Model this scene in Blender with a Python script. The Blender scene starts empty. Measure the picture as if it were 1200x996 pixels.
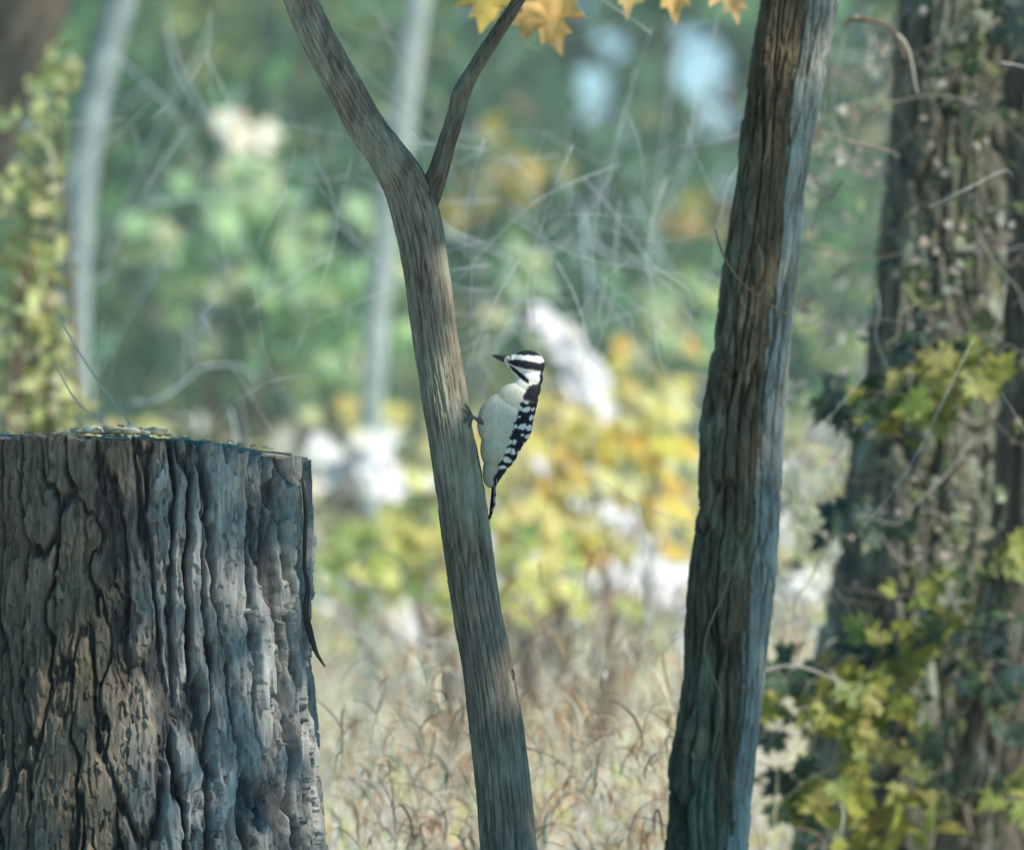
import bpy, bmesh, math, numpy as np
from mathutils import Vector, Matrix
sc = bpy.context.scene
sc.view_settings.view_transform = 'Standard'
sc.view_settings.look = 'None'
sc.view_settings.exposure = 0
EYE = 0.6; DIST = 8.0
EL,AZ=math.radians(45),math.radians(125)
S=Vector((math.sin(AZ)*math.cos(EL),math.cos(AZ)*math.cos(EL),math.sin(EL)))
SN=np.array(S)
def kk(y): return (DIST+y)/DIST/1200.0
def Q(px,py,y=0.0):
    k=kk(y); return np.array([(px-600)*k, y, EYE+(498-py)*k])
# ---------------------------------------------------------------- noise
def h3(ix,iy,iz,seed):
    n=(ix.astype(np.int64)*374761393+iy.astype(np.int64)*668265263+iz.astype(np.int64)*2246822519+seed*974711)&0xffffffff
    n=((n^(n>>13))*1274126177)&0xffffffff
    n=((n^(n>>15))*2246822519)&0xffffffff
    return ((n^(n>>16))&0xffffffff)/4294967296.0
def vn(x,y,z,seed=0):
    x=np.asarray(x,float);y=np.asarray(y,float);z=np.asarray(z,float)
    x,y,z=np.broadcast_arrays(x,y,z)
    ix=np.floor(x);iy=np.floor(y);iz=np.floor(z)
    fx=x-ix;fy=y-iy;fz=z-iz
    fx=fx*fx*(3-2*fx);fy=fy*fy*(3-2*fy);fz=fz*fz*(3-2*fz)
    r=0
    for a in (0,1):
        for b in (0,1):
            for c in (0,1):
                r=r+h3(ix+a,iy+b,iz+c,seed)*(fx if a else 1-fx)*(fy if b else 1-fy)*(fz if c else 1-fz)
    return r*2-1
def fbm(x,y,z,seed=0,o=3):
    r=0;a=1;f=1;t=0
    for i in range(o):
        r=r+a*vn(x*f,y*f,z*f,seed+i*17);t+=a;a*=.5;f*=2.03
    return r/t
def voro(u,v,period,seed):
    iu=np.floor(u);iv=np.floor(v)
    F1=np.full(u.shape,9.);F2=np.full(u.shape,9.);ID=np.zeros(u.shape)
    z0=np.zeros(u.shape)
    for a in (-1,0,1):
        for b in (-1,0,1):
            cu=iu+a;cv=iv+b;cm=np.mod(cu,period)
            pu=cu+h3(cm,cv,z0,seed);pv=cv+h3(cm,cv,z0,seed+5)
            d=np.sqrt((pu-u)**2+(pv-v)**2);i=h3(cm,cv,z0,seed+9)
            n=d<F1
            F2=np.where(n,F1,np.minimum(F2,d));ID=np.where(n,i,ID);F1=np.where(n,d,F1)
    return F1,F2,ID
def ss(a,b,x):
    t=np.clip((x-a)/(b-a),0,1);return t*t*(3-2*t)
def lerp(a,b,t): return a+(b-a)*t
def mixc(a,b,t):
    a=np.asarray(a,float);b=np.asarray(b,float);t=np.asarray(t)[...,None]
    return a*(1-t)+b*t
# ---------------------------------------------------------------- mesh helpers
def empty(name,loc=(0,0,0)):
    e=bpy.data.objects.new(name,None);e.location=loc;e.empty_display_size=.1
    sc.collection.objects.link(e);return e
def mk(name,V,F,mat,col=None,parent=None,smooth=True):
    V=np.asarray(V,np.float32).reshape(-1,3);F=np.asarray(F,np.int32)
    me=bpy.data.meshes.new(name);k=F.shape[1];m=len(F)
    me.vertices.add(len(V));me.vertices.foreach_set('co',V.ravel())
    me.loops.add(m*k);me.loops.foreach_set('vertex_index',F.ravel())
    me.polygons.add(m);me.polygons.foreach_set('loop_start',np.arange(0,m*k,k,dtype=np.int32))
    me.update(calc_edges=True)
    if smooth: me.polygons.foreach_set('use_smooth',np.ones(m,bool))
    if col is not None:
        col=np.asarray(col,np.float32).reshape(-1,3)
        if len(col)==1: col=np.repeat(col,len(V),0)
        a=me.color_attributes.new('Col','FLOAT_COLOR','POINT')
        a.data.foreach_set('color',np.concatenate([np.clip(col,0.003,.9),np.ones((len(col),1))],1).astype(np.float32).ravel())
    me.materials.append(mat)
    o=bpy.data.objects.new(name,me);sc.collection.objects.link(o)
    if parent: o.parent=parent
    return o
def catmull(P,n):
    P=np.asarray(P,float);k=len(P)
    d=np.r_[0,np.cumsum(np.linalg.norm(np.diff(P[:,:3],axis=0),axis=1)+1e-6)]
    T=np.linspace(0,d[-1],n);i=np.clip(np.searchsorted(d,T,side='right')-1,0,k-2)
    t=((T-d[i])/(d[i+1]-d[i]))[:,None]
    m=np.zeros_like(P);m[1:-1]=(P[2:]-P[:-2])/(d[2:]-d[:-2])[:,None];m[0]=(P[1]-P[0])/(d[1]-d[0]);m[-1]=(P[-1]-P[-2])/(d[-1]-d[-2])
    h=(d[i+1]-d[i])[:,None]
    return (2*t**3-3*t**2+1)*P[i]+(t**3-2*t**2+t)*h*m[i]+(-2*t**3+3*t**2)*P[i+1]+(t**3-t**2)*h*m[i+1],T
def unit(v): return v/np.maximum(np.linalg.norm(v,axis=-1,keepdims=True),1e-9)
def gridfaces(nr,ns,off=0):
    i=np.arange(nr-1)[:,None];j=np.arange(ns)[None];jn=(j+1)%ns
    return (np.stack([i*ns+j,i*ns+jn,(i+1)*ns+jn,(i+1)*ns+j],-1).reshape(-1,4)+off)
def tube(P4,nr,ns,dispf=None):
    C,T=catmull(P4,nr);c=C[:,:3];r=C[:,3]
    t=unit(np.gradient(c,axis=0));ref=np.array([0.03,1,.02])
    n1=unit(np.cross(ref,t));n2=np.cross(t,n1)
    th=np.linspace(0,2*np.pi,ns,endpoint=False)
    D=np.cos(th)[None,:,None]*n1[:,None]+np.sin(th)[None,:,None]*n2[:,None]
    pos=c[:,None]+D*r[:,None,None];info=None
    if dispf is not None:
        d,info=dispf(np.broadcast_to(th[None],(nr,ns)),np.broadcast_to(T[:,None],(nr,ns)),pos,r[:,None])
        pos=pos+D*d[...,None]
    return pos.reshape(-1,3),gridfaces(nr,ns),info
def multi(paths,nr=10,ns=5):
    V=[];F=[];o=0
    for P in paths:
        v,f,_=tube(P,nr,ns);V.append(v);F.append(f+o);o+=len(v)
    return np.concatenate(V),np.concatenate(F)
def pth(pts,y,jit=None):
    out=[]
    for p in pts:
        yy=y+(p[3] if len(p)>3 else 0)
        q=Q(p[0],p[1],yy);out.append([q[0],q[1],q[2],p[2]*kk(yy)])
    return np.array(out)
# ---------------------------------------------------------------- materials
def newmat(name):
    m=bpy.data.materials.new(name);m.use_nodes=True;nt=m.node_tree;nt.nodes.clear()
    return m,nt,nt.nodes.new,nt.links.new
def attr_mat(name,rough=.8,nscale=60,stretch=(1,1,.3),amt=.35,bump=.4,bdist=.002,transl=0.0,spec=.3,simple=False):
    m,nt,N,L=newmat(name)
    out=N('ShaderNodeOutputMaterial');at=N('ShaderNodeAttribute');at.attribute_name='Col'
    if simple:
        b=N('ShaderNodeBsdfDiffuse');cin=b.inputs['Color']
    else:
        b=N('ShaderNodeBsdfPrincipled');b.inputs['Roughness'].default_value=rough;b.inputs['Specular IOR Level'].default_value=spec;cin=b.inputs['Base Color']
    if amt>0:
        tc=N('ShaderNodeTexCoord');mp=N('ShaderNodeMapping');mp.inputs['Scale'].default_value=stretch
        L(tc.outputs['Object'],mp.inputs['Vector'])
        no=N('ShaderNodeTexNoise');no.inputs['Scale'].default_value=nscale;no.inputs['Detail'].default_value=6 if bump>0 else 2;no.inputs['Roughness'].default_value=.65
        L(mp.outputs[0],no.inputs['Vector'])
        mr=N('ShaderNodeMapRange');mr.inputs['From Min'].default_value=.3;mr.inputs['From Max'].default_value=.7
        mr.inputs['To Min'].default_value=1-amt;mr.inputs['To Max'].default_value=1+amt
        L(no.outputs['Fac'],mr.inputs['Value'])
        mu=N('ShaderNodeVectorMath');mu.operation='SCALE';L(at.outputs['Color'],mu.inputs[0]);L(mr.outputs[0],mu.inputs['Scale'])
        cs=mu.outputs[0]
    else: cs=at.outputs['Color']
    L(cs,cin)
    if bump>0:
        bp=N('ShaderNodeBump');bp.inputs['Strength'].default_value=bump;bp.inputs['Distance'].default_value=bdist
        L(no.outputs['Fac'],bp.inputs['Height']);L(bp.outputs[0],b.inputs['Normal'])
    if transl>0:
        tr=N('ShaderNodeBsdfTranslucent');L(cs,tr.inputs['Color'])
        mx=N('ShaderNodeMixShader');mx.inputs[0].default_value=transl
        L(b.outputs[0],mx.inputs[1]);L(tr.outputs[0],mx.inputs[2]);L(mx.outputs[0],out.inputs[0])
    else: L(b.outputs[0],out.inputs[0])
    return m
M_bark=attr_mat('bark',.9,90,(1,1,.25),.4,.8,.003,spec=.12)
M_stump=attr_mat('stump_bark',.9,160,(1,1,.25),.35,.8,.002,spec=.12)
M_wood=attr_mat('cut_wood',.9,120,(1,1,1),.3,.5,.001,spec=.05)
M_leaf=attr_mat('leaf',.45,60,(1,1,1),.22,0,0,transl=.42,spec=.3)
M_far=attr_mat('far_leaf',amt=0,bump=0,transl=.32,simple=True)
M_pale=attr_mat('pale_leaf',amt=0,bump=0,transl=.12,simple=True)
M_grass=attr_mat('dry_grass',amt=0,bump=0,transl=.22,simple=True)
M_twig=attr_mat('twig',.7,60,(1,1,1),.2,0,0,simple=True)
M_seed=attr_mat('seed_husk',.7,300,(1,1,1),.2,0,0,simple=True)
M_feather=attr_mat('feathers',.75,420,(1,1,.35),.14,.5,.0012,spec=.2)
M_horn=attr_mat('horn',.35,300,(1,1,1),.1,0,0,spec=.5)
# ---------------------------------------------------------------- ground
def ground():
    m,nt,N,L=newmat('ground_litter')
    out=N('ShaderNodeOutputMaterial');b=N('ShaderNodeBsdfPrincipled');b.inputs['Roughness'].default_value=.95
    tc=N('ShaderNodeTexCoord')
    n1=N('ShaderNodeTexNoise');n1.inputs['Scale'].default_value=1.3;n1.inputs['Detail'].default_value=8
    n2=N('ShaderNodeTexVoronoi');n2.inputs['Scale'].default_value=22
    L(tc.outputs['Object'],n1.inputs['Vector']);L(tc.outputs['Object'],n2.inputs['Vector'])
    r1=N('ShaderNodeValToRGB');e=r1.color_ramp.elements
    e[0].position=.35;e[0].color=(.50,.47,.30,1);e[1].position=.62;e[1].color=(.86,.80,.66,1)
    x=e.new(.48);x.color=(.70,.65,.48,1)
    r2=N('ShaderNodeValToRGB');f=r2.color_ramp.elements;f[0].color=(.65,.6,.5,1);f[1].color=(1.1,1.08,1.05,1)
    L(n1.outputs['Fac'],r1.inputs[0]);L(n2.outputs['Color'],r2.inputs[0])
    mu=N('ShaderNodeMixRGB');mu.blend_type='MULTIPLY';mu.inputs[0].default_value=.6
    L(r1.outputs[0],mu.inputs[1]);L(r2.outputs[0],mu.inputs[2]);L(mu.outputs[0],b.inputs['Base Color'])
    bp=N('ShaderNodeBump');bp.inputs['Distance'].default_value=.03;L(n2.outputs['Distance'],bp.inputs['Height']);L(bp.outputs[0],b.inputs['Normal'])
    L(b.outputs[0],out.inputs[0])
    n=160;g=np.linspace(-1,1,n);g=np.sign(g)*np.abs(g)**3*300
    X,Y=np.meshgrid(g,g,indexing='ij');Z=.02*fbm(X*.8,Y*.8,0*X,3)*np.exp(-np.hypot(X,Y)/60)
    V=np.stack([X,Y,Z],-1).reshape(-1,3)
    i=np.arange(n-1)[:,None];j=np.arange(n-1)[None]
    F=np.stack([i*n+j,(i+1)*n+j,(i+1)*n+j+1,i*n+j+1],-1).reshape(-1,4)
    mk('ground',V,F,m)
ground()
def hill():
    n=160;x=np.linspace(-120,120,n);t=np.linspace(0,1,14)
    X,T=np.meshgrid(x,t,indexing='ij')
    top=1.6+3.5*ss(0,-9,X)+2.5*ss(6,30,X)+.6*fbm(X*.35,0*X,0*X,5)
    Z=top*np.sin(T*np.pi/2)-.3;Y=52+T*16+1.5*fbm(X*.2,T*4,0*X,8)
    V=np.stack([X,Y,Z],-1).reshape(-1,3)
    i=np.arange(n-1)[:,None];j=np.arange(13)[None]
    F=np.stack([i*14+j,(i+1)*14+j,(i+1)*14+j+1,i*14+j+1],-1).reshape(-1,4)
    c=mixc((.07,.13,.08),(.16,.22,.12),ss(-.3,.4,fbm(V[:,0],V[:,1],V[:,2],9)))
    mk('hill',V,F,attr_mat('hill_cover',.95,2,(1,1,1),.4,.5,.2),c)
hill()
# ---------------------------------------------------------------- leaves
SUNWARD=unit(SN*1.0+np.array([0,-.7,0]))
def rhomb(pos,size,rng,bias=0.0):
    n=len(pos);nn=unit(unit(rng.normal(size=(n,3)))+SUNWARD*bias)
    a=unit(np.cross(nn,unit(rng.normal(size=(n,3)))));b=np.cross(nn,a)
    s=size[:,None]
    V=np.stack([pos-a*s*.55,pos+b*s*.3+nn*s*.1,pos+a*s*.6,pos-b*s*.3+nn*s*.1],1)
    return V.reshape(-1,3),np.arange(n*4).reshape(-1,4)
MAPLE=[(0,0),(.10,.03),(.40,-.06),(.33,.12),(.64,.26),(.50,.34),(.60,.60),(.36,.50),(.22,.52),(.28,.76),(.14,.74),(0,1.05)]
OVATE=[(0,0),(.18,-.05),(.36,.08),(.44,.3),(.34,.6),(.15,.87),(0,1)]
def outline(o):
    o=list(o);return np.array(o+[(-x,y) for x,y in o[-2:0:-1]])
def shaped(ol,pos,tip,nrm,size,rng,curl=.25):
    O=outline(ol);k=len(O);c=np.array([0,.42])
    P=np.concatenate([[c],c+(O-c)*.5,O])
    N_=unit(np.asarray(nrm,float));T=np.asarray(tip,float);T=unit(T-N_*(N_*T).sum(-1,keepdims=True));B=np.cross(T,N_)
    n=len(pos);cr=(rng.uniform(-1,1,n)*curl)[:,None];fo=(rng.uniform(.0,1,n)*curl)[:,None]
    h=cr*(P[:,1][None]-.4)**2*1.5+fo*np.abs(P[:,0])[None]+.03*rng.normal(size=(n,len(P)))
    s=np.asarray(size)[:,None,None]
    V=pos[:,None]+s*(P[None,:,0,None]*B[:,None]+P[None,:,1,None]*T[:,None]+h[...,None]*N_[:,None])
    F=[]
    for i in range(k):
        j=(i+1)%k
        F+= [[0,1+i,1+j],[1+i,1+k+i,1+k+j],[1+i,1+k+j,1+j]]
    F=np.array(F);nv=len(P)
    return V.reshape(-1,3),(F[None]+np.arange(n)[:,None,None]*nv).reshape(-1,3),nv
def pal(n,cols,w,rng,var=.2):
    cols=np.array(cols);i=rng.choice(len(cols),n,p=np.array(w)/sum(w))
    return cols[i]*rng.uniform(1-var,1+var,(n,1))*rng.uniform(1-var*.3,1+var*.3,(n,3))
# ---------------------------------------------------------------- background foliage
def thicket(name,n,xr,yr,zr,size,seed,cols_fn,clump=1.6,thr=-.15,hole=None,parent=None,bias=.7):
    rng=np.random.RandomState(seed)
    p=np.stack([rng.uniform(*xr,n),rng.uniform(*yr,n),rng.uniform(*zr,n)],1)
    c=fbm(p[:,0]*clump,p[:,1]*clump,p[:,2]*clump,seed,3)
    keep=c>thr+.25*rng.uniform(-1,1,n)
    if hole is not None: keep&=~((hole(p))&(rng.rand(n)<.995))
    p=p[keep];s=rng.uniform(size[0],size[1],len(p))
    V,F=rhomb(p,s,rng,bias);C=np.repeat(cols_fn(p,rng),4,0)
    return mk(name,V,F,M_far,C,parent,smooth=False)
GAPS=[(708,74,20,17),(688,32,12,9),(812,40,15,14),(820,84,18,10),(842,146,14,20),(690,118,9,7),(858,212,9,12)]
def gaps(p):
    k=(DIST+p[:,1])/DIST/1200
    X=600+p[:,0]/k;Y=498-(p[:,2]-EYE)/k
    r=np.zeros(len(p),bool);pad=23
    for a,b,c,d in GAPS: r|=((X-a)/(c+pad))**2+((Y-b)/(d+pad))**2<1
    return r
def green(p,rng):
    t=fbm(p[:,0]*1.5,p[:,1]*.8,p[:,2]*1.5,31,3);u=fbm(p[:,0]*2.4,p[:,1],p[:,2]*2.4,41,2)
    c=mixc((.05,.16,.085),(.22,.46,.20),ss(-.35,.3,t))
    c=mixc(c,(.62,.66,.26),ss(.12,.5,u)*.8)
    c=mixc(c,(.54,.42,.28),ss(.35,.6,-u)*.6)
    return c*rng.uniform(.75,1.3,(len(p),1))
thicket('shrub_thicket',42000,(-3.6,3.6),(10.5,15),(.25,3.2),(.05,.11),11,green,1.3,-.02,gaps)
def green2(p,rng):
    t=fbm(p[:,0]*.8,p[:,1]*.5,p[:,2]*.8,51,3)
    c=mixc((.05,.16,.09),(.18,.38,.18),ss(-.3,.3,t));return c*rng.uniform(.7,1.3,(len(p),1))
ff=empty('forest_foliage')
thicket('core',24000,(-5,5),(20,27),(.0,5.5),(.20,.36),12,green2,.8,-.3,gaps,ff)
thicket('flanks',9000,(-18,-4.5),(20,30),(.0,8),(.35,.55),15,green2,.8,-.2,None,ff)
thicket('flanks',9000,(4.5,18),(20,30),(.0,8),(.35,.55),16,green2,.8,-.2,None,ff)
def dry(p,rng):
    t=fbm(p[:,0]*2,p[:,1]*1,p[:,2]*3,61,3)
    c=pal(len(p),[(.88,.82,.66),(.82,.74,.56),(.87,.78,.30),(.60,.66,.26),(.9,.88,.80),(.58,.46,.32)],[3,2,2.6,2.6,3.4,.7],rng)
    return c*(1+.3*t)[:,None]
thicket('dry_undergrowth',15000,(-4,4),(7,12),(.0,.62),(.03,.07),13,dry,2.5,.0,bias=1.0)
thicket('leaf_litter',15000,(-3,4),(1,14),(.0,.03),(.03,.07),14,dry,2,-.5)
def sapling(name,y,blobs,n,size,cols,w,seed,shape=MAPLE,stems=6,root=None,face=.5,mat=None,spread=.5):
    rng=np.random.RandomState(seed);e=empty(name);pts=[]
    tot=sum(b[4] for b in blobs)
    for (px,py,rx,ry,wt) in blobs:
        k=kk(y);m=int(n*wt/tot);q=Q(px,py,y)
        g=rng.normal(size=(m,3))*spread
        pts.append(q+g*np.array([rx*k,max(rx,ry)*k,ry*k]))
    p=np.concatenate(pts);n=len(p)
    tip=unit(rng.normal(size=(n,3))+np.array([0,0,-.6]));nr=unit(rng.normal(size=(n,3))*(1.05-face)+SUNWARD*face*1.6)
    V,F,nv=shaped(shape,p,tip,nr,rng.uniform(size[0],size[1],n),rng)
    mk('leaves',V,F,mat or M_leaf,np.repeat(pal(n,cols,w,rng),nv,0),e,False)
    paths=[];rt=Q(*(root or (blobs[0][0],498)),y);rt[2]=0
    for b in blobs:
        for s in range(2):
            q=Q(b[0]+rng.uniform(-.4,.4)*b[2],b[1]-rng.uniform(-.2,.5)*b[3],y)
            mid=(rt+q)/2+rng.uniform(-.06,.06,3)
            paths.append(np.array([[*rt,.006],[*mid,.004],[*q,.0015]]))
    V,F=multi(paths,10,6);mk('stems',V,F,M_twig,[(.22,.16,.11)],e)
YC=[(.88,.68,.14),(.9,.82,.38),(.80,.74,.24),(.86,.55,.14)]
sapling('yellow_maple_sapling',5.5,[(690,540,70,60,1.7),(775,500,35,40,1.1),(640,600,50,40,1.1),(770,590,45,50,.8),(700,620,60,60,.7),(650,510,60,40,.5)],110,(.03,.055),YC,[4,3.5,2,.7],21,root=(700,498),face=.75)
sapling('yellow_maple_sapling',8,[(640,500,110,50,1),(760,470,80,60,1),(450,480,70,30,.3),(820,560,60,80,.5),(580,560,60,70,.5)],80,(.035,.06),YC,[2,3,2,.7],27,root=(660,498),face=.75)
sapling('green_shrub',5,[(470,640,70,60,1.6),(420,680,60,40,1),(610,650,50,50,.8),(660,700,80,35,.7),(510,600,40,50,.6),(540,700,90,30,.6)],115,(.03,.055),[(.58,.68,.20),(.38,.52,.17),(.87,.80,.28)],[2.6,1.6,3],22,root=(540,498),face=.65)
WH=[(.9,.9,.88),(.9,.89,.78)]
sapling('glare_leaf_clumps',6.6,[(384,545,8,26,1.1),(440,540,11,28,1.1),(600,655,50,20,1.5),(750,668,90,44,3.2),(735,610,50,30,1.0),(658,392,6,16,.5),(672,414,9,18,.9),(688,442,14,20,1.0),(700,470,16,14,.5),(655,550,24,10,.6),(644,376,3,5,.2),(960,700,50,40,1),(370,690,25,20,.7),(800,700,70,35,1),(480,560,50,16,.4),(560,720,90,20,1)],380,(.028,.05),WH,[1.6,1],23,OVATE,root=(600,498),face=.99,mat=M_pale)  # near-white clumps put in for the background's blown-out glare
sapling('blurred_seedhead_plant',9,[(285,160,26,22,1),(300,180,16,16,.4)],26,(.03,.055),[(.9,.80,.62)],[1],24,OVATE,root=(260,498),face=.8,mat=M_pale)
sapling('climbing_vine',3,[(45,150,34,60,.8),(35,230,34,50,1.1),(30,310,42,50,1.3),(45,380,45,50,1.2),(40,450,60,50,1.4),(60,490,60,30,.8),(70,80,16,40,.4)],560,(.012,.028),[(.66,.66,.30),(.46,.55,.24),(.78,.74,.48)],[3,2,2],25,OVATE,root=(30,498))
sapling('golden_oak_sapling',9,[(600,200,60,45,1),(560,240,40,30,.4),(815,250,26,30,.3)],44,(.04,.07),[(.54,.52,.16),(.66,.50,.18)],[2,1],26,MAPLE,root=(640,498),face=.3)
sapling('light_green_shrub',9,[(300,260,70,60,1.3),(210,310,50,40,.8),(330,330,60,60,1),(400,340,60,50,1),(260,220,40,40,.6),(470,280,40,60,.5),(430,400,60,50,.8),(350,420,80,40,.7),(600,330,60,40,.4),(780,380,50,50,.5)],290,(.04,.08),[(.38,.62,.32),(.52,.74,.38),(.76,.78,.46)],[3,2,1.4],28,OVATE,root=(320,498),face=.6)
# ---------------------------------------------------------------- grass
def grass(name,n,xr,yr,hr,wr,seed,cols,w,seg=8,curl=1.0,a0m=.35,pwr=(1.2,3.5),wob=.7,thr=-.35):
    rng=np.random.RandomState(seed)
    b=np.stack([rng.uniform(*xr,n),rng.uniform(*yr,n),np.zeros(n)],1)
    cl=fbm(b[:,0]*3,b[:,1]*3,0*b[:,0],seed,2);b=b[(cl>thr+rng.uniform(-.2,.2,n))&~((b[:,0]>.32+.04*b[:,1])&(b[:,1]<2.6))];n=len(b)
    H=rng.uniform(*hr,n)*(1+.3*fbm(b[:,0]*2,b[:,1]*2,0*b[:,0],seed+3,2));az=rng.uniform(0,2*np.pi,n)
    t=np.linspace(0,1,seg+1)
    a0=rng.uniform(0,a0m,n);a1=rng.gamma(2.2,.55,n)*curl;pw=rng.uniform(*pwr,n)
    phi=a0[:,None]+a1[:,None]*t[None]**pw[:,None]
    azt=az[:,None]+rng.normal(0,wob,n)[:,None]*t[None]
    st=H[:,None]/seg
    dx=np.sin(phi)*np.cos(azt)*st;dy=np.sin(phi)*np.sin(azt)*st;dz=np.cos(phi)*st
    P=np.stack([np.cumsum(dx,1)-dx,np.cumsum(dy,1)-dy,np.cumsum(dz,1)-dz],-1)+b[:,None]
    wd=rng.uniform(*wr,n)[:,None]*(1-t[None]**2*.9)
    wa=.48+rng.normal(0,.55,n)
    wv=np.stack([np.cos(wa),np.sin(wa),0*wa],-1)[:,None]*wd[...,None]*.5
    V=np.stack([P-wv,P+wv],2).reshape(n,-1,3);k=V.shape[1]
    j=np.arange(seg);f=np.stack([2*j,2*j+1,2*j+3,2*j+2],-1)
    F=(f[None]+np.arange(n)[:,None,None]*k).reshape(-1,4)
    mk(name,V.reshape(-1,3),F,M_grass,np.repeat(pal(n,cols,w,rng,.2),k,0))
GC=[(.9,.80,.62),(.86,.62,.44),(.9,.88,.78),(.50,.30,.18),(.74,.74,.42)];GW=[4,1.6,5,.6,1.8]
grass('dry_grass',2700,(-1.3,2.0),(1.3,6.5),(.14,.34),(.0012,.0036),31,GC,GW,9,1.5,.5,(.8,2.2),1.5)
def stilt(name,n,xr,yr,zr,seed,cols,cw):
    rng=np.random.RandomState(seed)
    P0=np.stack([rng.uniform(*xr,n),rng.uniform(*yr,n),rng.uniform(*zr,n)],1)
    P0[:,2]*=1+.2*fbm(P0[:,0]*2,P0[:,1]*2,0*P0[:,0],seed)
    P0=P0[~((P0[:,0]>.32+.04*P0[:,1])&(P0[:,1]<2.4))];n=len(P0)
    seg=8;t=np.linspace(0,1,seg+1);L=rng.uniform(.04,.11,n)
    ph=rng.uniform(.0,1.4,n)[:,None]+rng.uniform(.6,3.2,n)[:,None]*t[None];az=rng.uniform(0,6.28,n)[:,None]+rng.normal(0,1.2,n)[:,None]*t[None]
    st=(L/seg)[:,None];dx=np.sin(ph)*np.cos(az)*st;dy=np.sin(ph)*np.sin(az)*st;dz=np.cos(ph)*st
    P=np.stack([np.cumsum(dx,1)-dx,np.cumsum(dy,1)-dy,np.cumsum(dz,1)-dz],-1)+P0[:,None]
    wd=rng.uniform(.0010,.0026,n)[:,None]*np.sin(np.clip(t*.9+.1,0,1)*np.pi)[None]**.6+.0003
    wa=az[:,0]+np.pi/2;wv=np.stack([np.cos(wa),np.sin(wa),.3+0*wa],-1)[:,None]*wd[...,None]*.5
    V=np.stack([P-wv,P+wv],2).reshape(n,-1,3);k=V.shape[1];j=np.arange(seg);f=np.stack([2*j,2*j+1,2*j+3,2*j+2],-1)
    F=(f[None]+np.arange(n)[:,None,None]*k).reshape(-1,4)
    mk(name,V.reshape(-1,3),F,M_grass,np.repeat(pal(n,cols,cw,rng,.25),k,0))
stilt('curly_dry_grass',3200,(-.6,1.1),(1.4,3.4),(.05,.38),35,[(.66,.38,.22),(.42,.21,.12),(.9,.86,.74),(.88,.72,.52)],(2.6,1.6,3,2.4))
stilt('curly_dry_grass',1000,(-.19,.24),(.7,1.5),(.02,.28),36,[(.66,.38,.22),(.42,.22,.12),(.88,.74,.54)],(3,2.2,2))
grass('meadow_grass',8000,(-4,4),(6,13),(.10,.28),(.003,.007),32,[(.9,.86,.74),(.84,.74,.56),(.74,.76,.42)],[4,2,2],6)
grass('tall_grass_stems',160,(-.5,.9),(1.5,4),(.40,.66),(.001,.002),33,[(.85,.78,.58),(.6,.58,.34)],[1,1],10,.6)
# ---------------------------------------------------------------- trunks
def barkfn(N,L,depth,seed,cA,cB,cC,rseed,fine=.25,warp=.5,lich=.0):
    def f(th,s,pos,r):
        x,y,z=pos[...,0],pos[...,1],pos[...,2]
        w=fbm(x*9,y*9,z*3.5,seed,3)*warp+fbm(x*60,y*60,z*22,seed+4,2)*warp*.35
        u=th/(2*np.pi)*N+w;v=s/L+fbm(x*20,y*20,z*5,seed+8,2)*.7
        F1,F2,ID=voro(u,v,N,seed)
        e=ss(.02,.2,F2-F1)
        u2=th/(2*np.pi)*N*2+w*2+fbm(x*90,y*90,z*40,seed+5,2)*.5;G1,G2,ID2=voro(u2,v*3.3+fbm(x*50,y*50,z*20,seed+6,2),N*2,seed+21)
        e2=ss(0,.16,G2-G1)
        st=fbm(x*300,y*300,z*60,seed+30,3)
        big=fbm(x*9,y*9,z*6,seed+50,2)
        d=depth*(e-.6)+depth*.35*(ID-.5)*e+depth*fine*(e2-.5)+depth*.6*(ID2-.5)+depth*.3*st+big*r*.08
        t=np.clip(.42*e+.2*ID+.33*ID2+.4*st,0,1)
        c=mixc(cA,cB,t);l=ss(lich,.4+lich,fbm(x*30,y*30,z*15,rseed,4))
        c=mixc(c,cC,l*.7)
        return d,c
    return f
def addcrown(parent,c,rad,n,seed,cols,size=(.04,.08),thr=-.1):
    rng=np.random.RandomState(seed)
    g=rng.normal(size=(n,3));g=unit(g)*rng.uniform(.25,1,(n,1))**.5
    p=np.array(c)+g*np.array(rad);kp=fbm(p[:,0]*2,p[:,1]*2,p[:,2]*2,seed,2)>thr;p=p[kp]
    V,F=rhomb(p,rng.uniform(*size,len(p)),rng)
    mk('crown_leaves',V,F,M_far,np.repeat(pal(len(p),cols,[1]*len(cols),rng),4,0),parent,False)
GR=[(.14,.24,.08),(.26,.32,.09),(.55,.42,.10)]
t1=empty('forked_tree')
bf1=barkfn(26,.16,.0018,101,(.125,.105,.08),(.33,.285,.215),(.35,.35,.255),5,.4,.6)
P=pth([(612,1218,50),(604,1150,40),(600,1080,35),(596,996,33),(587,900,31),(574,800,28.5),(556,700,26.5),(543,600,27),(527,500,26),(511,400,25),(497,300,26),(489,258,27),(474,215,25),(452,180,22),(430,150,21),(402,100,20),(375,50,19),(352,0,18),(325,-70,17),(290,-200,15),(250,-400,11),(230,-800,6)],0)
V,F,c=tube(P,1100,160,bf1);mk('trunk',V,F,M_bark,c,t1)
bf2=barkfn(14,.08,.0008,102,(.085,.07,.05),(.20,.17,.125),(.25,.24,.17),6,.3,.4)
P=pth([(482,280,8),(492,255,14),(501,232,14.5),(510,212,12.5),(523,170,10.5),(534,135,10),(540,112,10.5),(552,88,8.5),(577,48,7.5),(608,0,6.5),(640,-60,6),(700,-200,5),(760,-500,3)],0)
V,F,c=tube(P,400,64,bf2);mk('branch',V,F,M_bark,c,t1)
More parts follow.
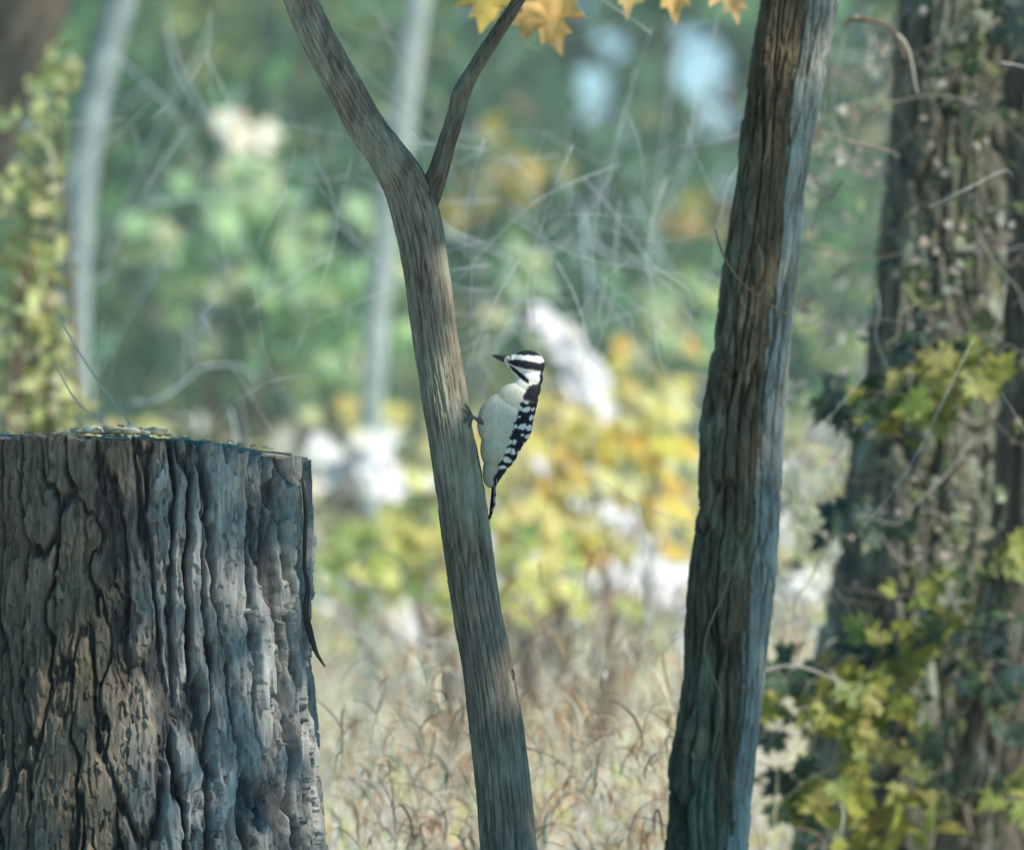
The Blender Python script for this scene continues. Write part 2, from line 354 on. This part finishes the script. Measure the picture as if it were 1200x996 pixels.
V,F,c=tube(pth([(541,122,5),(537,112,6),(535,106,5),(534,103,1)],-.004),20,16,bf2);mk('knot',V,F,M_bark,c,t1)
addcrown(t1,(.3,-.3,2.3),(.9,.7,.7),2800,61,GR,thr=-.2)
rng=np.random.RandomState(3)
lp=[]
for i in range(13):
    py=765+i*10+rng.uniform(-3,3);cx=np.interp(py,[700,800,900],[556,574,587])+np.interp(py,[700,800,900],[26,28,31])
    y0=rng.uniform(-.012,.004);a=rng.uniform(2,4.5)
    lp.append(pth([(cx-4,py+8,1.5),(cx-1.5,py+2,a*.8),(cx+rng.uniform(-1,2),py-6,a*.5),(cx-.5,py-12,.6)],y0))
V,F=multi(lp,10,7);mk('bark_flakes',V,F,M_bark,[(.13,.105,.08)],t1)

t2=empty('twin_stemmed_tree');y2=.6
bf=barkfn(15,.15,.0056,111,(.06,.047,.03),(.21,.17,.11),(.25,.26,.17),15,.4,.9,.1)
P=pth([(800,1270,56),(808,1120,44),(818,996,36),(826,900,36),(838,800,33),(845,700,34),(855,600,31),(859,500,33),(870,400,29),(881,300,29),(893,200,25),(906,100,25),(920,0,23),(934,-120,24),(950,-400,20),(980,-900,10)],y2)
V,F,c=tube(P,900,160,bf);mk('dark_stem',V,F,M_bark,c,t2)
bf=barkfn(11,.16,.0040,112,(.16,.16,.135),(.44,.44,.39),(.48,.52,.44),16,.4,.9)
P=pth([(850,1270,40),(848,1120,30),(848,996,26),(856,900,27),(868,800,26),(877,700,27),(887,600,23),(892,500,24),(902,400,22),(912,300,22),(924,200,20),(939,100,22),(958,0,23),(975,-120,22),(1010,-400,18),(1050,-900,8)],y2+.01)
V,F,c=tube(P,900,120,bf);mk('pale_stem',V,F,M_bark,c,t2)
addcrown(t2,(1.1,-.2,3.3),(1.1,.8,.9),2400,62,GR)
t3=empty('large_tree');y3=2.1
bf=barkfn(20,.2,.012,121,(.07,.07,.05),(.23,.225,.165),(.38,.44,.33),25,.4,.8)
P=pth([(1040,1290,180),(1050,1120,145),(1060,996,128),(1072,850,116),(1088,700,106),(1100,560,98),(1112,400,86),(1122,200,76),(1130,0,72),(1140,-200,68),(1160,-500,55),(1180,-900,30)],y3)
V,F,c=tube(P,700,240,bf);mk('trunk',V,F,M_bark,c,t3)
addcrown(t3,(1.5,1.7,4.2),(1.3,.9,.9),2400,63,GR)
t4=empty('leaning_tree');bf=barkfn(12,.2,.007,131,(.07,.06,.05),(.19,.17,.13),(.28,.33,.28),26,.4,.6)
P=pth([(1130,1290,70),(1160,1000,62),(1185,850,58),(1205,700,55),(1225,500,52),(1232,250,50),(1225,0,48),(1230,-300,40),(1220,-800,20)],1.8)
V,F,c=tube(P,400,120,bf);mk('trunk',V,F,M_bark,c,t4)
t5=empty('added_shade_tree');bf=barkfn(14,.2,.006,132,(.08,.07,.05),(.2,.17,.13),(.28,.33,.28),27,.4,.6)  # unseen tree added to keep direct sun off the foreground
V,F,c=tube(np.array([[2.8,-1.3,-.02,.16],[2.82,-1.3,.6,.12],[2.75,-1.3,1.6,.10],[2.6,-1.3,2.8,.07],[2.5,-1.2,4.0,.02]]),200,60,bf);mk('trunk',V,F,M_bark,c,t5)
V,F=multi([np.array([[2.75,-1.3,2.0,.05],[2.2,-1.4,2.8,.03],[1.5,-1.5,3.2,.01]]),np.array([[2.7,-1.3,2.2,.05],[2.6,-.7,2.9,.03],[2.4,-.2,3.3,.01]]),np.array([[2.65,-1.3,2.4,.04],[2.4,-1.8,3.1,.02],[2.0,-2.3,3.6,.008]])],20,10)
mk('limbs',V,F,M_bark,[(.2,.17,.13)],t5)
addcrown(t5,(2.0,-1.6,3.2),(1.5,1.05,.9),7200,64,GR,(.06,.11),-.25)
def bgtree(name,pts,y,cA,cB,seed):
    e=empty(name);P=pth(pts,y);P=np.vstack([[P[0,0],P[0,1],-.02,P[0,3]*1.3],P])
    V,F,c=tube(P,160,32,barkfn(8,.2,.003,seed,cA,cB,cB,seed));mk('trunk',V,F,M_bark,c,e)
    top=P[-1,:3];paths=[]
    rng=np.random.RandomState(seed)
    for i in range(5):
        q=top*1.0;a=rng.uniform(-1,1,3)*[.8,.8,.3]+[0,0,.9]
        paths.append(np.array([[*q,P[-1,3]*.8],[*(q+a*.5),P[-1,3]*.5],[*(q+a*1.1+[0,0,.2]),.004]]))
    V,F=multi(paths,10,8);mk('limbs',V,F,M_bark,[cA],e)
    addcrown(e,top+[0,0,1],(.9,.9,.8),500,seed,GR)
bgtree('pale_sapling',[(92,640,13),(92,500,14),(90,350,15),(98,200,16),(118,90,16),(145,-10,16),(160,-120,15),(180,-500,12)],6,(.22,.28,.27),(.38,.46,.44),141)
bgtree('pale_sapling',[(430,640,13),(440,400,14),(455,260,15),(470,150,15),(480,70,15),(492,-20,15),(500,-120,14),(520,-500,12)],7.5,(.30,.37,.34),(.48,.56,.50),142)
bgtree('background_tree',[(-190,640,90),(-150,400,85),(-80,200,80),(-20,60,75),(30,-60,70),(80,-200,60),(180,-500,50)],4,(.10,.085,.06),(.17,.15,.11),143)
# ---------------------------------------------------------------- stump
def stump():
    e=empty('tree_stump')
    nt,nz=1400,640
    cx,cy=Q(150,0,0)[0],.05
    th=np.linspace(0,2*np.pi,nt,endpoint=False)+np.pi/2
    z=np.linspace(-.02,1,nz)
    TH,Zt=np.meshgrid(th,z)
    ct,st=np.cos(TH),np.sin(TH)
    top=.588-.012*np.clip(ct,0,1)**2*1.2-.008*ss(.1,.9,ct)+.0045*fbm(ct*7,st*7,0*ct,71,3)+.003*fbm(ct*40,st*40,0*ct,72,2)
    Z=Zt*top
    r=.172+.022*(np.maximum(.586-Z,0)/.40)**1.4*.55+.05*np.exp(-Z/.07)+.006*fbm(ct*2,st*2,Z*2,73,2)
    X=ct*r;Y=st*r
    N=32
    w=fbm(X*9,Y*9,Z*3.4,74,3)*1.1+fbm(X*70,Y*70,Z*26,75,3)*.40
    u=(TH-np.pi/2)/(2*np.pi)*N+w
    v=Z/.30+fbm(X*25,Y*25,Z*3,76,2)*1.4
    F1,F2,ID=voro(u,v,N,77)
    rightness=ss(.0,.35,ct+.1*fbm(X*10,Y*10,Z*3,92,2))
    ed=F2-F1+.06*fbm(X*150,Y*150,Z*60,93,3)
    e1=ss(.03,lerp(.14,.30,rightness),ed)
    u2=(TH-np.pi/2)/(2*np.pi)*N*2.0+w*2+fbm(X*120,Y*120,Z*50,78,3)*.7
    G1,G2,I2=voro(u2,Z/.085+fbm(X*60,Y*60,Z*14,79,2)*1.2,N*2,80)
    u3=(TH-np.pi/2)/(2*np.pi)*N*5+w*5+fbm(X*160,Y*160,Z*70,81,2)*1.1
    H1,H2,I3=voro(u3,Z/.032+fbm(X*80,Y*80,Z*36,90,2)*1.2,N*5,82)
    fs=fbm(X*350,Y*350,Z*50,83,4)
    dp=lerp(.006,.016,rightness)
    d=dp*(e1-.8)+dp*.7*(I2-.5)*e1+.0045*(I3-.5)+.0015*fs+.006*(ID-.5)*e1
    V=np.stack([cx+ct*(r+d),cy+st*(r+d),Z+.004*(I2-.5)*ss(.6,1,Zt)],-1)
    t=np.clip(.25*e1+.25*I2+.38*I3+.5*fs,0,1)
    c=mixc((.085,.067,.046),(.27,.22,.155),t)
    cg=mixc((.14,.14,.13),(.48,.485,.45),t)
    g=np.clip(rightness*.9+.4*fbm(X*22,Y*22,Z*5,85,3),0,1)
    c=c*(1-g[...,None])+cg*g[...,None]  # brown left, lighter grey right: side light put into the bark colour
    o=ss(.1,.5,fbm(X*35,Y*35,Z*10,86,3))[...,None];c=c*(1-o*.4)+np.array((.27,.20,.135))*o*.4
    fur=(1-ss(.02,lerp(.10,.2,rightness),ed))[...,None]*.75;c=c*(1-fur)+np.array((.03,.031,.036))*fur
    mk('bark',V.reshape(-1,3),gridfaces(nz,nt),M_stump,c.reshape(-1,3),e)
    nr=40;edge=V[-1];ctr=np.array([cx,cy,.585])
    rr=np.linspace(1,0.002,nr)[:,None,None]
    T=ctr+(edge[None]-ctr)*rr
    T[...,2]+=.0015*fbm(T[...,0]*30,T[...,1]*120,0*T[...,0],87,3)*(1-rr[...,0]**8)
    rings=.5+.5*np.sin(np.linalg.norm(T-ctr,axis=-1)*900+3*fbm(T[...,0]*20,T[...,1]*20,0*T[...,0],88,2))
    cc=mixc((.34,.28,.20),(.48,.40,.29),rings)
    mk('sawn_top',T.reshape(-1,3),gridfaces(nr,nt),M_seed,cc.reshape(-1,3),e)
    sp=pth([(357,668,2),(361,690,3),(358,715,3.5),(363,740,4),(371,765,2.5),(381,781,1)],-.02)
    V,F,_=tube(sp,30,8);mk('bark_splinter',V,F,M_bark,[(.07,.065,.06)],e)
    sp=pth([(354,560,1.5),(358,600,2.2),(357,640,2.5),(357,668,2)],0.0)
    V,F,_=tube(sp,30,8);mk('bark_sliver',V,F,M_bark,[(.10,.085,.07)],e)
stump()
def seeds():
    rng=np.random.RandomState(9);Vs=[];Fs=[];Cs=[];o=0
    for i in range(80):
        px=rng.choice([rng.normal(140,20),rng.uniform(5,330)],p=[.7,.3]);q=Q(px,515,rng.uniform(-.09,.1))
        s=rng.uniform(.003,.009) if abs(px-140)<50 else rng.uniform(.002,.004)
        bm=bmesh.new();bmesh.ops.create_icosphere(bm,subdivisions=1,radius=1)
        v=np.array([x.co[:] for x in bm.verts])*[s*1.6,s,s*.55]*rng.uniform(.7,1.2,(len(bm.verts),1));f=np.array([[x.index for x in a.verts] for a in bm.faces]);bm.free()
        a=rng.uniform(0,6.28);v=v@np.array([[math.cos(a),math.sin(a),0],[-math.sin(a),math.cos(a),0],[0,0,1]])
        zt=.5915-.02*ss(0,.17,(q[0]+.375))*.8
        Vs.append(v+[q[0],q[1],zt+s*.4]);Fs.append(f+o);o+=len(v)
        Cs.append(np.repeat([np.array([(.88,.66,.42),(.76,.52,.30),(.9,.8,.62)][rng.randint(3)])],len(v),0))
    mk('bird_seed',np.concatenate(Vs),np.concatenate(Fs),M_seed,np.concatenate(Cs),None,False)
seeds()
# ---------------------------------------------------------------- woodpecker
def bird():
    e=empty('downy_woodpecker',(0,0,0))
    k=1/1200.
    bm=bmesh.new()
    def ell(px,py,rx,ry,rd,yd=0,rot=0):
        c=Q(px,py);M=Matrix.Translation((c[0],yd*k,c[2]))@Matrix.Rotation(rot,4,'Y')@Matrix.Diagonal((rx*k,rd*k,ry*k,1))
        bmesh.ops.create_uvsphere(bm,u_segments=32,v_segments=20,radius=1,matrix=M)
    ell(618,428,20.5,17.5,16.5);ell(604,424,12,9,9);ell(597,421.5,7,5.5,6)
    ell(621,443,15.5,15,15);ell(617,455,17,16,17)
    ell(605,470,26,22,23,0,math.radians(-15))
    ell(592,495,33,36,26,0,math.radians(10));ell(586,523,23,30,21,0,math.radians(12));ell(578,548,12,24,12,0,math.radians(10))
    for sg in (-1,1):
        W=[(621,462,9,7,11),(619,474,10.5,7,15),(615,488,11.5,7,18.5),(610,502,11.5,7,18.5),(604,516,11,6,17),(598,530,9.5,5.5,13),(591,543,7,5,9),(585,554,5,4,6),(580,564,3,3,4)]
        for i in range(len(W)-1):
            for t in (0,.5):
                a=[lerp(W[i][j],W[i+1][j],t) for j in range(5)]
                ell(a[0],a[1],a[2],11,a[3],sg*a[4],math.radians(22))
    me=bpy.data.meshes.new('b');bm.to_mesh(me);bm.free()
    ob=bpy.data.objects.new('b',me);sc.collection.objects.link(ob)
    m=ob.modifiers.new('r','REMESH');m.mode='VOXEL';m.voxel_size=.00055
    s=ob.modifiers.new('s','SMOOTH');s.factor=.5;s.iterations=7
    ev=ob.evaluated_get(bpy.context.evaluated_depsgraph_get());em=ev.to_mesh()
    n=len(em.vertices);V=np.zeros(n*3,np.float32);em.vertices.foreach_get('co',V);V=V.reshape(-1,3)
    F=np.array([list(p.vertices) for p in em.polygons if len(p.vertices)==4])
    ev.to_mesh_clear();bpy.data.objects.remove(ob)
    X=600+V[:,0]/k;Y=498-(V[:,2]-EYE)/k;D=V[:,1]/k
    jn=vn(X*.5,Y*.2,D*.5,201)*1.2+vn(X*1.3,Y*.5,D*1.3,202)*.6
    x=X+jn;y=Y+jn*.6
    blk=np.array((.02,.022,.028));wht=np.array((.84,.84,.79));crm=np.array((.66,.65,.50))
    C=mixc(crm,(.46,.44,.33),ss(500,560,y))
    C=mixc(C,wht,ss(462,440,y))
    C=C*(1+.14*fbm(X*.25,Y*.12,D*.25,208,3))[:,None]
    def put(col,mask,soft=1.0):
        nonlocal C
        C=mixc(C,col,np.clip(mask,0,1))
    band=lambda v,a,b,s=1.2: ss(a-s,a+s,v)*ss(b+s,b-s,v)
    wb=np.interp(y,[448,456,470,485,500,515,530,545,562,575],[624,617,611,606,602,597,591,585,579,578])+1.5*vn(y*.25,0*y,0*y,205)
    wing=ss(-1.2,1.2,x-wb)*ss(450,454,y)
    put(blk,wing)
    al=(x-622)*-.37+(y-460)*.93;ac=(x-622)*.93+(y-460)*.37
    al2=al+2.2*vn(x*.12,y*.12,0*x,206)+ac*.25;ac2=ac+1.8*vn(x*.15,y*.15,0*x,207)
    row=(al2-16)/10.5;ri=np.floor(row);rf=row-ri-.5
    col=(ac2+4+h3(ri,0*ri,0*ri,8)*6)/7.2;ci=np.floor(col);cf=col-ci-.5
    sz=.22+.22*h3(ri,ci,0*ri,7);on=(h3(ri,ci,0*ri,4)>.25)
    spot=ss(sz+.06,sz-.06,np.sqrt((rf*1.25)**2+(cf*.8)**2))*on
    put((.80,.80,.76),spot*wing*ss(8,14,al)*ss(104,94,al))
    put(wht,ss(6,3,np.abs(D))*ss(470,480,y)*ss(535,520,y)*ss(14,17,x-wb))
    hd=ss(462,456,y)
    crown=ss(1,-1,y-(416.5+(x-615)*.06));put(blk,crown*hd)
    put(blk,ss(4.5,2.5,np.hypot(x-596,(y-418)*.8)))
    put(blk,ss(-1,1,x-(634.0-(y-430)*.15))*ss(423,426,y)*hd)
    put(blk,band(y,446+(640-x)*.35,470)*ss(622,626,x))
    yc=424.5+(x-598)*.17;hw=np.interp(x,[594,604,615,630,640],[1.4,4,5.0,4.6,4])
    put(blk,ss(1,-1,np.abs(y-yc)-hw)*ss(593,596,x))
    ym=428+(x-596)*.85;put(blk,ss(1,-1,np.abs(y-ym)-np.interp(x,[596,604,614,622],[1.2,3,3.6,2.0]))*band(x,597,620))
    put((.6,.58,.5),ss(2.6,1.4,np.hypot((x-595.5)*.6,y-419)))
    mk('body',V,F,M_feather,C,e)
    def cone(P,ns=12,nr=14):
        return tube(np.array(P),nr,ns)
    b=lambda px,py,r,d=0:[*(Q(px,py)+[0,d*k,0]),r*k]
    V1,F1,_=cone([b(599,421,4.0),b(592,419.6,3.2),b(584,417.8,2.0),b(577.5,416.6,.8),b(575.5,416.4,.15)])
    V2,F2,_=cone([b(599,424.5,3.4),b(592,422.6,2.5),b(584,420.2,1.4),b(578.5,418.3,.3)])
    mk('bill',np.vstack([V1,V2]),np.vstack([F1,F2+len(V1)]),M_horn,[(.045,.047,.055)],e)
    for sg in (-1,1):
        bm=bmesh.new();c=Q(608.5,425.3)
        bmesh.ops.create_uvsphere(bm,u_segments=16,v_segments=12,radius=2.6*k,matrix=Matrix.Translation((c[0],sg*10.0*k,c[2])))
        me=bpy.data.meshes.new('eye');bm.to_mesh(me);bm.free();
        em,nt,N,L=newmat('eye_gloss');o=N('ShaderNodeOutputMaterial');p=N('ShaderNodeBsdfPrincipled');p.inputs['Base Color'].default_value=(.02,.008,.006,1);p.inputs['Roughness'].default_value=.05;L(p.outputs[0],o.inputs[0])
        me.materials.append(em);ob=bpy.data.objects.new('eye',me);sc.collection.objects.link(ob);ob.parent=e
    Vs=[];Fs=[];Cs=[];o=0
    for i in range(-4,5):
        tipy=612-abs(i)*4.5;d0=i*1.0;d1=i*2.3;nn=26
        t=np.linspace(0,1,nn)[:,None];w=np.linspace(-1,1,5)[None]
        cxx=580+(573.2-580)*t+abs(i)*.9*t;cyy=545+(tipy-545)*t;wid=np.where(t<.8,3.2,3.2*(1-((t-.8)/.2)**1.5*.9))
        dd=d0+(d1-d0)*t+w*wid;xx=cxx+w*0+ (w**2)*-.9+abs(i)*.7+w*np.sign(i)*1.1
        P=np.stack([(xx-600)*k,dd*k,EYE+(498-(cyy+0*w))*k],-1)
        Vs.append(P.reshape(-1,3));a=np.arange(nn-1)[:,None]*5+np.arange(4)[None]
        f=np.stack([a,a+1,a+6,a+5],-1).reshape(-1,4);Fs.append(f+o);o+=nn*5
        if abs(i)>=3:
            cc=np.where((np.sin(t*26+i)>.45)&(t>.3),.03,.75)*np.ones((nn,5))
        elif abs(i)==2: cc=np.where((t>.25)&(t<.7)&(w*np.sign(i)>0),.7,.025)*np.ones((nn,5))
        else: cc=np.full((nn,5),.022)
        Cs.append(np.repeat(cc.reshape(-1,1),3,1))
    to=mk('tail',np.concatenate(Vs),np.concatenate(Fs),M_feather,np.concatenate(Cs),e)
    sm=to.modifiers.new('t','SOLIDIFY');sm.thickness=.0004
    paths=[]
    def tr(py,phi,rr=1.5):
        cxp=np.interp(py,[400,500,600],[511,527,543]);r=26.2+rr
        a=math.radians(phi);return [(cxp+r*math.cos(a)-600)*k,-r*math.sin(a)*k,EYE+(498-py)*k]
    for sg in (1,-1):
        ank=tr(488,28*sg,6)
        paths.append(np.array([[*(Q(570,497)+[0,-13*sg*k,0]),4.5*k],[*(Q(562,493)+[0,-14*sg*k,0]),2.6*k],[*ank,1.8*k]]))
        for (dpy,ph,L_) in ((-13,30,1),(-8,48,1),(6,50,1),(12,32,1)):
            m1=tr(488+dpy*.5,28*sg+(ph-28)*.5*sg,4.0);m2=tr(488+dpy*.9,ph*sg*.95,2.0);m3=tr(488+dpy*1.15,ph*sg*1.08,.2)
            paths.append(np.array([[*ank,1.4*k],[*m1,1.3*k],[*m2,1.1*k],[*m3,.4*k]]))
    V,F=multi(paths,14,8);mk('feet',V,F,M_horn,[(.09,.095,.095)],e)
bird()
# ---------------------------------------------------------------- hanging maple leaves
def maple_twig():
    e=empty('orange_maple_branch');rng=np.random.RandomState(5)
    L=[(578,-20,1.0,(-.15,0,-1),66),(632,-4,1,(.35,0,-1),72),(728,-40,1,(.1,0,-1),62),(785,-38,1,(.1,0,-1),66),(850,-28,1,(.3,0,-1),58)]
    pos=np.array([Q(l[0],l[1],1.1+rng.uniform(-.06,.06)) for l in L]);tip=np.array([l[3] for l in L],float);tip[:,1]=rng.uniform(-.3,.3,len(L))
    nr=np.array([[rng.uniform(-.2,.7),-1,rng.uniform(.1,.5)] for l in L])
    V,F,nv=shaped(MAPLE,pos,tip,nr,np.array([l[4]*kk(1.1) for l in L]),rng,.5)
    cols=np.array([(.88,.64,.18),(.88,.56,.20),(.88,.64,.28),(.88,.58,.22),(.86,.56,.26)])
    mk('leaves',V,F,M_leaf,np.repeat(cols,nv,0),e,False)
    br=pth([(640,-60,5,-1.1),(690,-100,3.5,0),(780,-110,3,0),(880,-90,2,0)],1.1)
    paths=[br]
    for l,p in zip(L,pos):
        t=Q(l[0]+12,-97,1.1);paths.append(np.array([[*t,.0012],[*((t+p)/2+[.004,0,.002]),.001],[*p,.0008]]))
    V,F=multi(paths,16,6);mk('twigs',V,F,M_twig,[(.16,.11,.08)],e)
maple_twig()
# ---------------------------------------------------------------- twigs & vines
def wander(rng,p0,p1,r,jit,n=5):
    t=np.linspace(0,1,n)[:,None];bow=rng.normal(size=(1,3))*jit*2
    P=p0+(p1-p0)*t+bow*np.sin(t*np.pi)+rng.normal(size=(n,3))*jit*.35*np.sin(t*np.pi)
    return np.concatenate([P,(r*(1-.6*t))],1)
rng=np.random.RandomState(44);paths=[]
for a,b,y in [((520,270),(690,282),4),((690,282),(760,300),4),((155,470),(235,430),3),((235,430),(290,468),3),((650,200),(700,330),4),((700,330),(720,180),5),((680,300),(740,120),5),((600,240),(640,380),5),((740,230),(800,330),4),((130,100),(60,300),3.5),((60,300),(200,260),4),((200,60),(320,220),6),((250,30),(120,330),5),((10,420),(160,300),4),((240,390),(280,300),4),((270,480),(275,530),3),((130,60),(260,230),4),((560,300),(560,470),6),((850,560),(1000,560),3),((370,610),(500,620),5),((330,270),(420,80),6),((790,60),(770,400),4),((830,80),(700,420),6),((560,150),(760,420),7),((650,330),(730,220),5),((170,240),(330,240),5)]:
    paths.append(wander(rng,Q(*a,y),Q(*b,y),rng.uniform(.0009,.0018),.008))
for i in range(70):
    x=rng.uniform(100,1000);y=rng.uniform(3.5,9);z=rng.uniform(0,480);l=rng.uniform(60,260);a=rng.uniform(-1,1)
    paths.append(wander(rng,Q(x,z,y),Q(x+l*math.sin(a),z+l*math.cos(a),y+rng.uniform(-.3,.3)),rng.uniform(.0007,.0014),.015))
V,F=multi(paths,18,6);mk('bare_twigs',V,F,M_twig,[(.64,.76,.78)])
rng=np.random.RandomState(48);paths=[]
for i in range(190):
    x=rng.normal(700,90) if i<70 else rng.uniform(120,1180);z=rng.uniform(120,400) if i<100 else rng.uniform(0,620);y=rng.uniform(.9,2.6);l=rng.uniform(60,260);a=rng.normal(0,.75)
    paths.append(wander(rng,Q(x,z,y),Q(x+l*math.sin(a),z+l*math.cos(a),y+rng.uniform(-.1,.1)),rng.uniform(.0002,.0005),.007))
V,F=multi(paths,14,5);mk('silk_strands',V,F,M_twig,[(.9,.9,.9)])
paths=[pth([(72,378,1.1),(110,440,1.2),(140,480,1.2),(158,512,1.3),(165,700,1.4)],.25),pth([(125,500,1,0),(90,470,1,0),(60,420,.8,0)],.3)]
V,F=multi(paths,20,6);mk('dry_stem',V,F,M_twig,[(.85,.72,.55)])
e=empty('vine_tangle');rng=np.random.RandomState(46);paths=[]
for i in range(130):
    x=rng.uniform(900,1220);z=rng.uniform(-20,900);y=rng.uniform(1.5,1.9) if x>1040 else rng.uniform(1.2,3.4);l=rng.uniform(50,220);a=rng.uniform(-1.6,1.6)
    paths.append(wander(rng,Q(x,z,y),Q(x+l*math.sin(a),z+l*math.cos(a),y+rng.uniform(-.1,.1)),rng.uniform(.0005,.0013),.018,7))
for pts in [[(1000,20,3),(1030,30,2.6),(1060,50,2.2),(1075,110,1.5)],[(990,30,4),(1000,22,3.5),(1045,35,3),(1060,70,2)],[(895,20,2),(930,80,2),(960,150,1.6),(1050,180,1.2)],[(1190,60,3),(1140,150,2.5),(1135,240,2)],[(880,790,2),(930,780,1.5),(990,800,1.2)]]:
    paths.append(pth(pts,1.3))
V,F=multi(paths,22,6);mk('stems',V,F,M_twig,pal(len(V)//132,[(.28,.24,.18),(.40,.38,.32),(.16,.14,.11)],[2,1.0,1.8],rng)[np.repeat(np.arange(len(V)//132),132)],e)
paths=[pth([(838,270,1.0),(848,300,1.2,-.03),(868,330,1.3,-.05),(900,355,1.2,-.05),(925,370,1.1,0)],.55),pth([(835,880,1.2,-.05),(845,820,1.2,-.05),(825,760,1.2,-.05),(850,690,1.1,-.05),(870,640,1,-.05)],.56)]
V,F=multi(paths,40,6);mk('thin_vine',V,F,M_twig,[(.30,.24,.16)],e)
n=1500;x=rng.uniform(910,1070,n);z=rng.uniform(20,720,n);yy=rng.uniform(1.8,4,n)
p=np.array([Q(a,b,c) for a,b,c in zip(x,z,yy)]);kp=fbm(p[:,0]*9,p[:,1]*2,p[:,2]*9,47,2)>.0;p=p[kp]
V,F=rhomb(p,rng.uniform(.010,.028,len(p)),rng);mk('dry_leaves',V,F,M_leaf,np.repeat(pal(len(p),[(.58,.47,.38),(.54,.52,.45),(.40,.45,.26),(.66,.64,.58)],[2,1.6,2.2,1],rng),4,0),e,False)
def leafset(name,y,blobs,n,size,cols,w,seed,shape=OVATE,parent=None):
    rng=np.random.RandomState(seed);tot=sum(b[4] for b in blobs);pts=[]
    for (px,py,rx,ry,wt) in blobs:
        m=max(2,int(n*wt/tot));g=rng.normal(size=(m,3))*.6;q=Q(px,py,y);k=kk(y)
        pts.append(q+g*[rx*k,.06,ry*k])
    p=np.concatenate(pts);n=len(p)
    tip=unit(rng.normal(size=(n,3))*[.9,.6,.6]+[0,0,-.7]);nr=unit(rng.normal(size=(n,3))*.8+[0,-1,.5])
    V,F,nv=shaped(shape,p,tip,nr,rng.uniform(*size,n),rng,.5)
    mk(name,V,F,M_leaf,np.repeat(pal(n,cols,w,rng),nv,0),parent,False)
YL=1.65
leafset('yellow_leaves',YL,[(1000,830,50,50,2.2),(1030,790,50,40,1.6),(985,930,40,40,1.4),(1090,720,50,50,1.5),(1060,470,55,25,2.0),(1110,430,40,25,1),(835,945,35,20,.5),(1080,950,60,40,.9),(1180,640,25,30,.5),(1185,920,20,30,.5)],190,(.020,.046),[(.40,.41,.10),(.28,.35,.10),(.50,.48,.17),(.34,.32,.12)],[3,3,1,1],51,MAPLE,e)
leafset('dark_leaves',YL,[(1000,470,55,25,1.6),(1080,400,60,25,1.5),(915,785,40,15,1),(935,910,18,60,1.2),(1130,760,50,50,1.2),(1180,780,40,70,1),(880,850,30,10,.5),(1000,620,50,20,.8),(1180,20,30,25,1),(1010,760,40,30,.7),(1120,880,60,60,.8)],140,(.02,.045),[(.05,.09,.08),(.08,.14,.08),(.12,.17,.12)],[2,2,1],52,MAPLE,e)
leafset('climbing_leaves',1.75,[(1150,120,50,120,1.2),(1100,300,50,90,.8),(1160,420,50,90,1),(1130,620,80,100,1.2),(1140,830,80,90,1.2)],190,(.014,.030),[(.16,.21,.10),(.24,.28,.13),(.11,.15,.08),(.30,.30,.18)],[3,2,2,1],54,OVATE,e)
leafset('lichen_and_buds',1.7,[(1110,150,70,100,1),(1000,190,40,20,.8),(1120,560,80,70,1),(1110,320,70,50,.7),(1150,260,40,30,.5),(1120,640,60,80,.8)],150,(.006,.015),[(.50,.46,.40),(.46,.38,.30),(.40,.47,.36)],[2,1,1],53,OVATE,e)
# ---------------------------------------------------------------- scatter volume added to lift the blacks and haze the background
def haze_volume():
    bm=bmesh.new();bmesh.ops.create_cube(bm,size=1)
    for v in bm.verts: v.co=Vector((v.co.x*30,v.co.y*24+13,v.co.z*3.4+1.6))
    me=bpy.data.meshes.new('haze_volume');bm.to_mesh(me);bm.free()
    m,nt,N,L=newmat('haze_volume');o=N('ShaderNodeOutputMaterial');s=N('ShaderNodeVolumeScatter');s.inputs['Color'].default_value=(.90,1,.92,1);s.inputs['Density'].default_value=.014
    L(s.outputs[0],o.inputs['Volume']);me.materials.append(m)
    ob=bpy.data.objects.new('haze_volume',me);sc.collection.objects.link(ob)
haze_volume()
# ---------------------------------------------------------------- light
w=bpy.data.worlds.new('World');sc.world=w;w.use_nodes=True;nt=w.node_tree
bg=nt.nodes['Background'];sk=nt.nodes.new('ShaderNodeTexSky');sk.sky_type='NISHITA';sk.sun_disc=False
sk.sun_elevation=EL;sk.sun_rotation=AZ;sk.ozone_density=3.5;sk.dust_density=.0;sk.air_density=1.0;sk.altitude=2500
hs=nt.nodes.new('ShaderNodeHueSaturation');hs.inputs['Saturation'].default_value=1.38;hs.inputs['Hue'].default_value=.480
nt.links.new(sk.outputs[0],hs.inputs['Color']);nt.links.new(hs.outputs[0],bg.inputs[0]);bg.inputs[1].default_value=.15
ld=bpy.data.lights.new('sun','SUN');ld.energy=5;ld.angle=math.radians(.5);ld.color=(1,.95,.84)
lo=bpy.data.objects.new('sun',ld);sc.collection.objects.link(lo);lo.rotation_euler=(-S).to_track_quat('-Z','Y').to_euler()
# ---------------------------------------------------------------- camera
cd=bpy.data.cameras.new('camera');co=bpy.data.objects.new('camera',cd);sc.collection.objects.link(co)
co.location=(0,-DIST,EYE);co.rotation_euler=(math.radians(90),0,0)
cd.sensor_width=36;cd.lens=288;cd.clip_end=1000;cd.clip_start=.1
cd.dof.use_dof=True;cd.dof.focus_distance=DIST;cd.dof.aperture_fstop=6.7
sc.camera=co
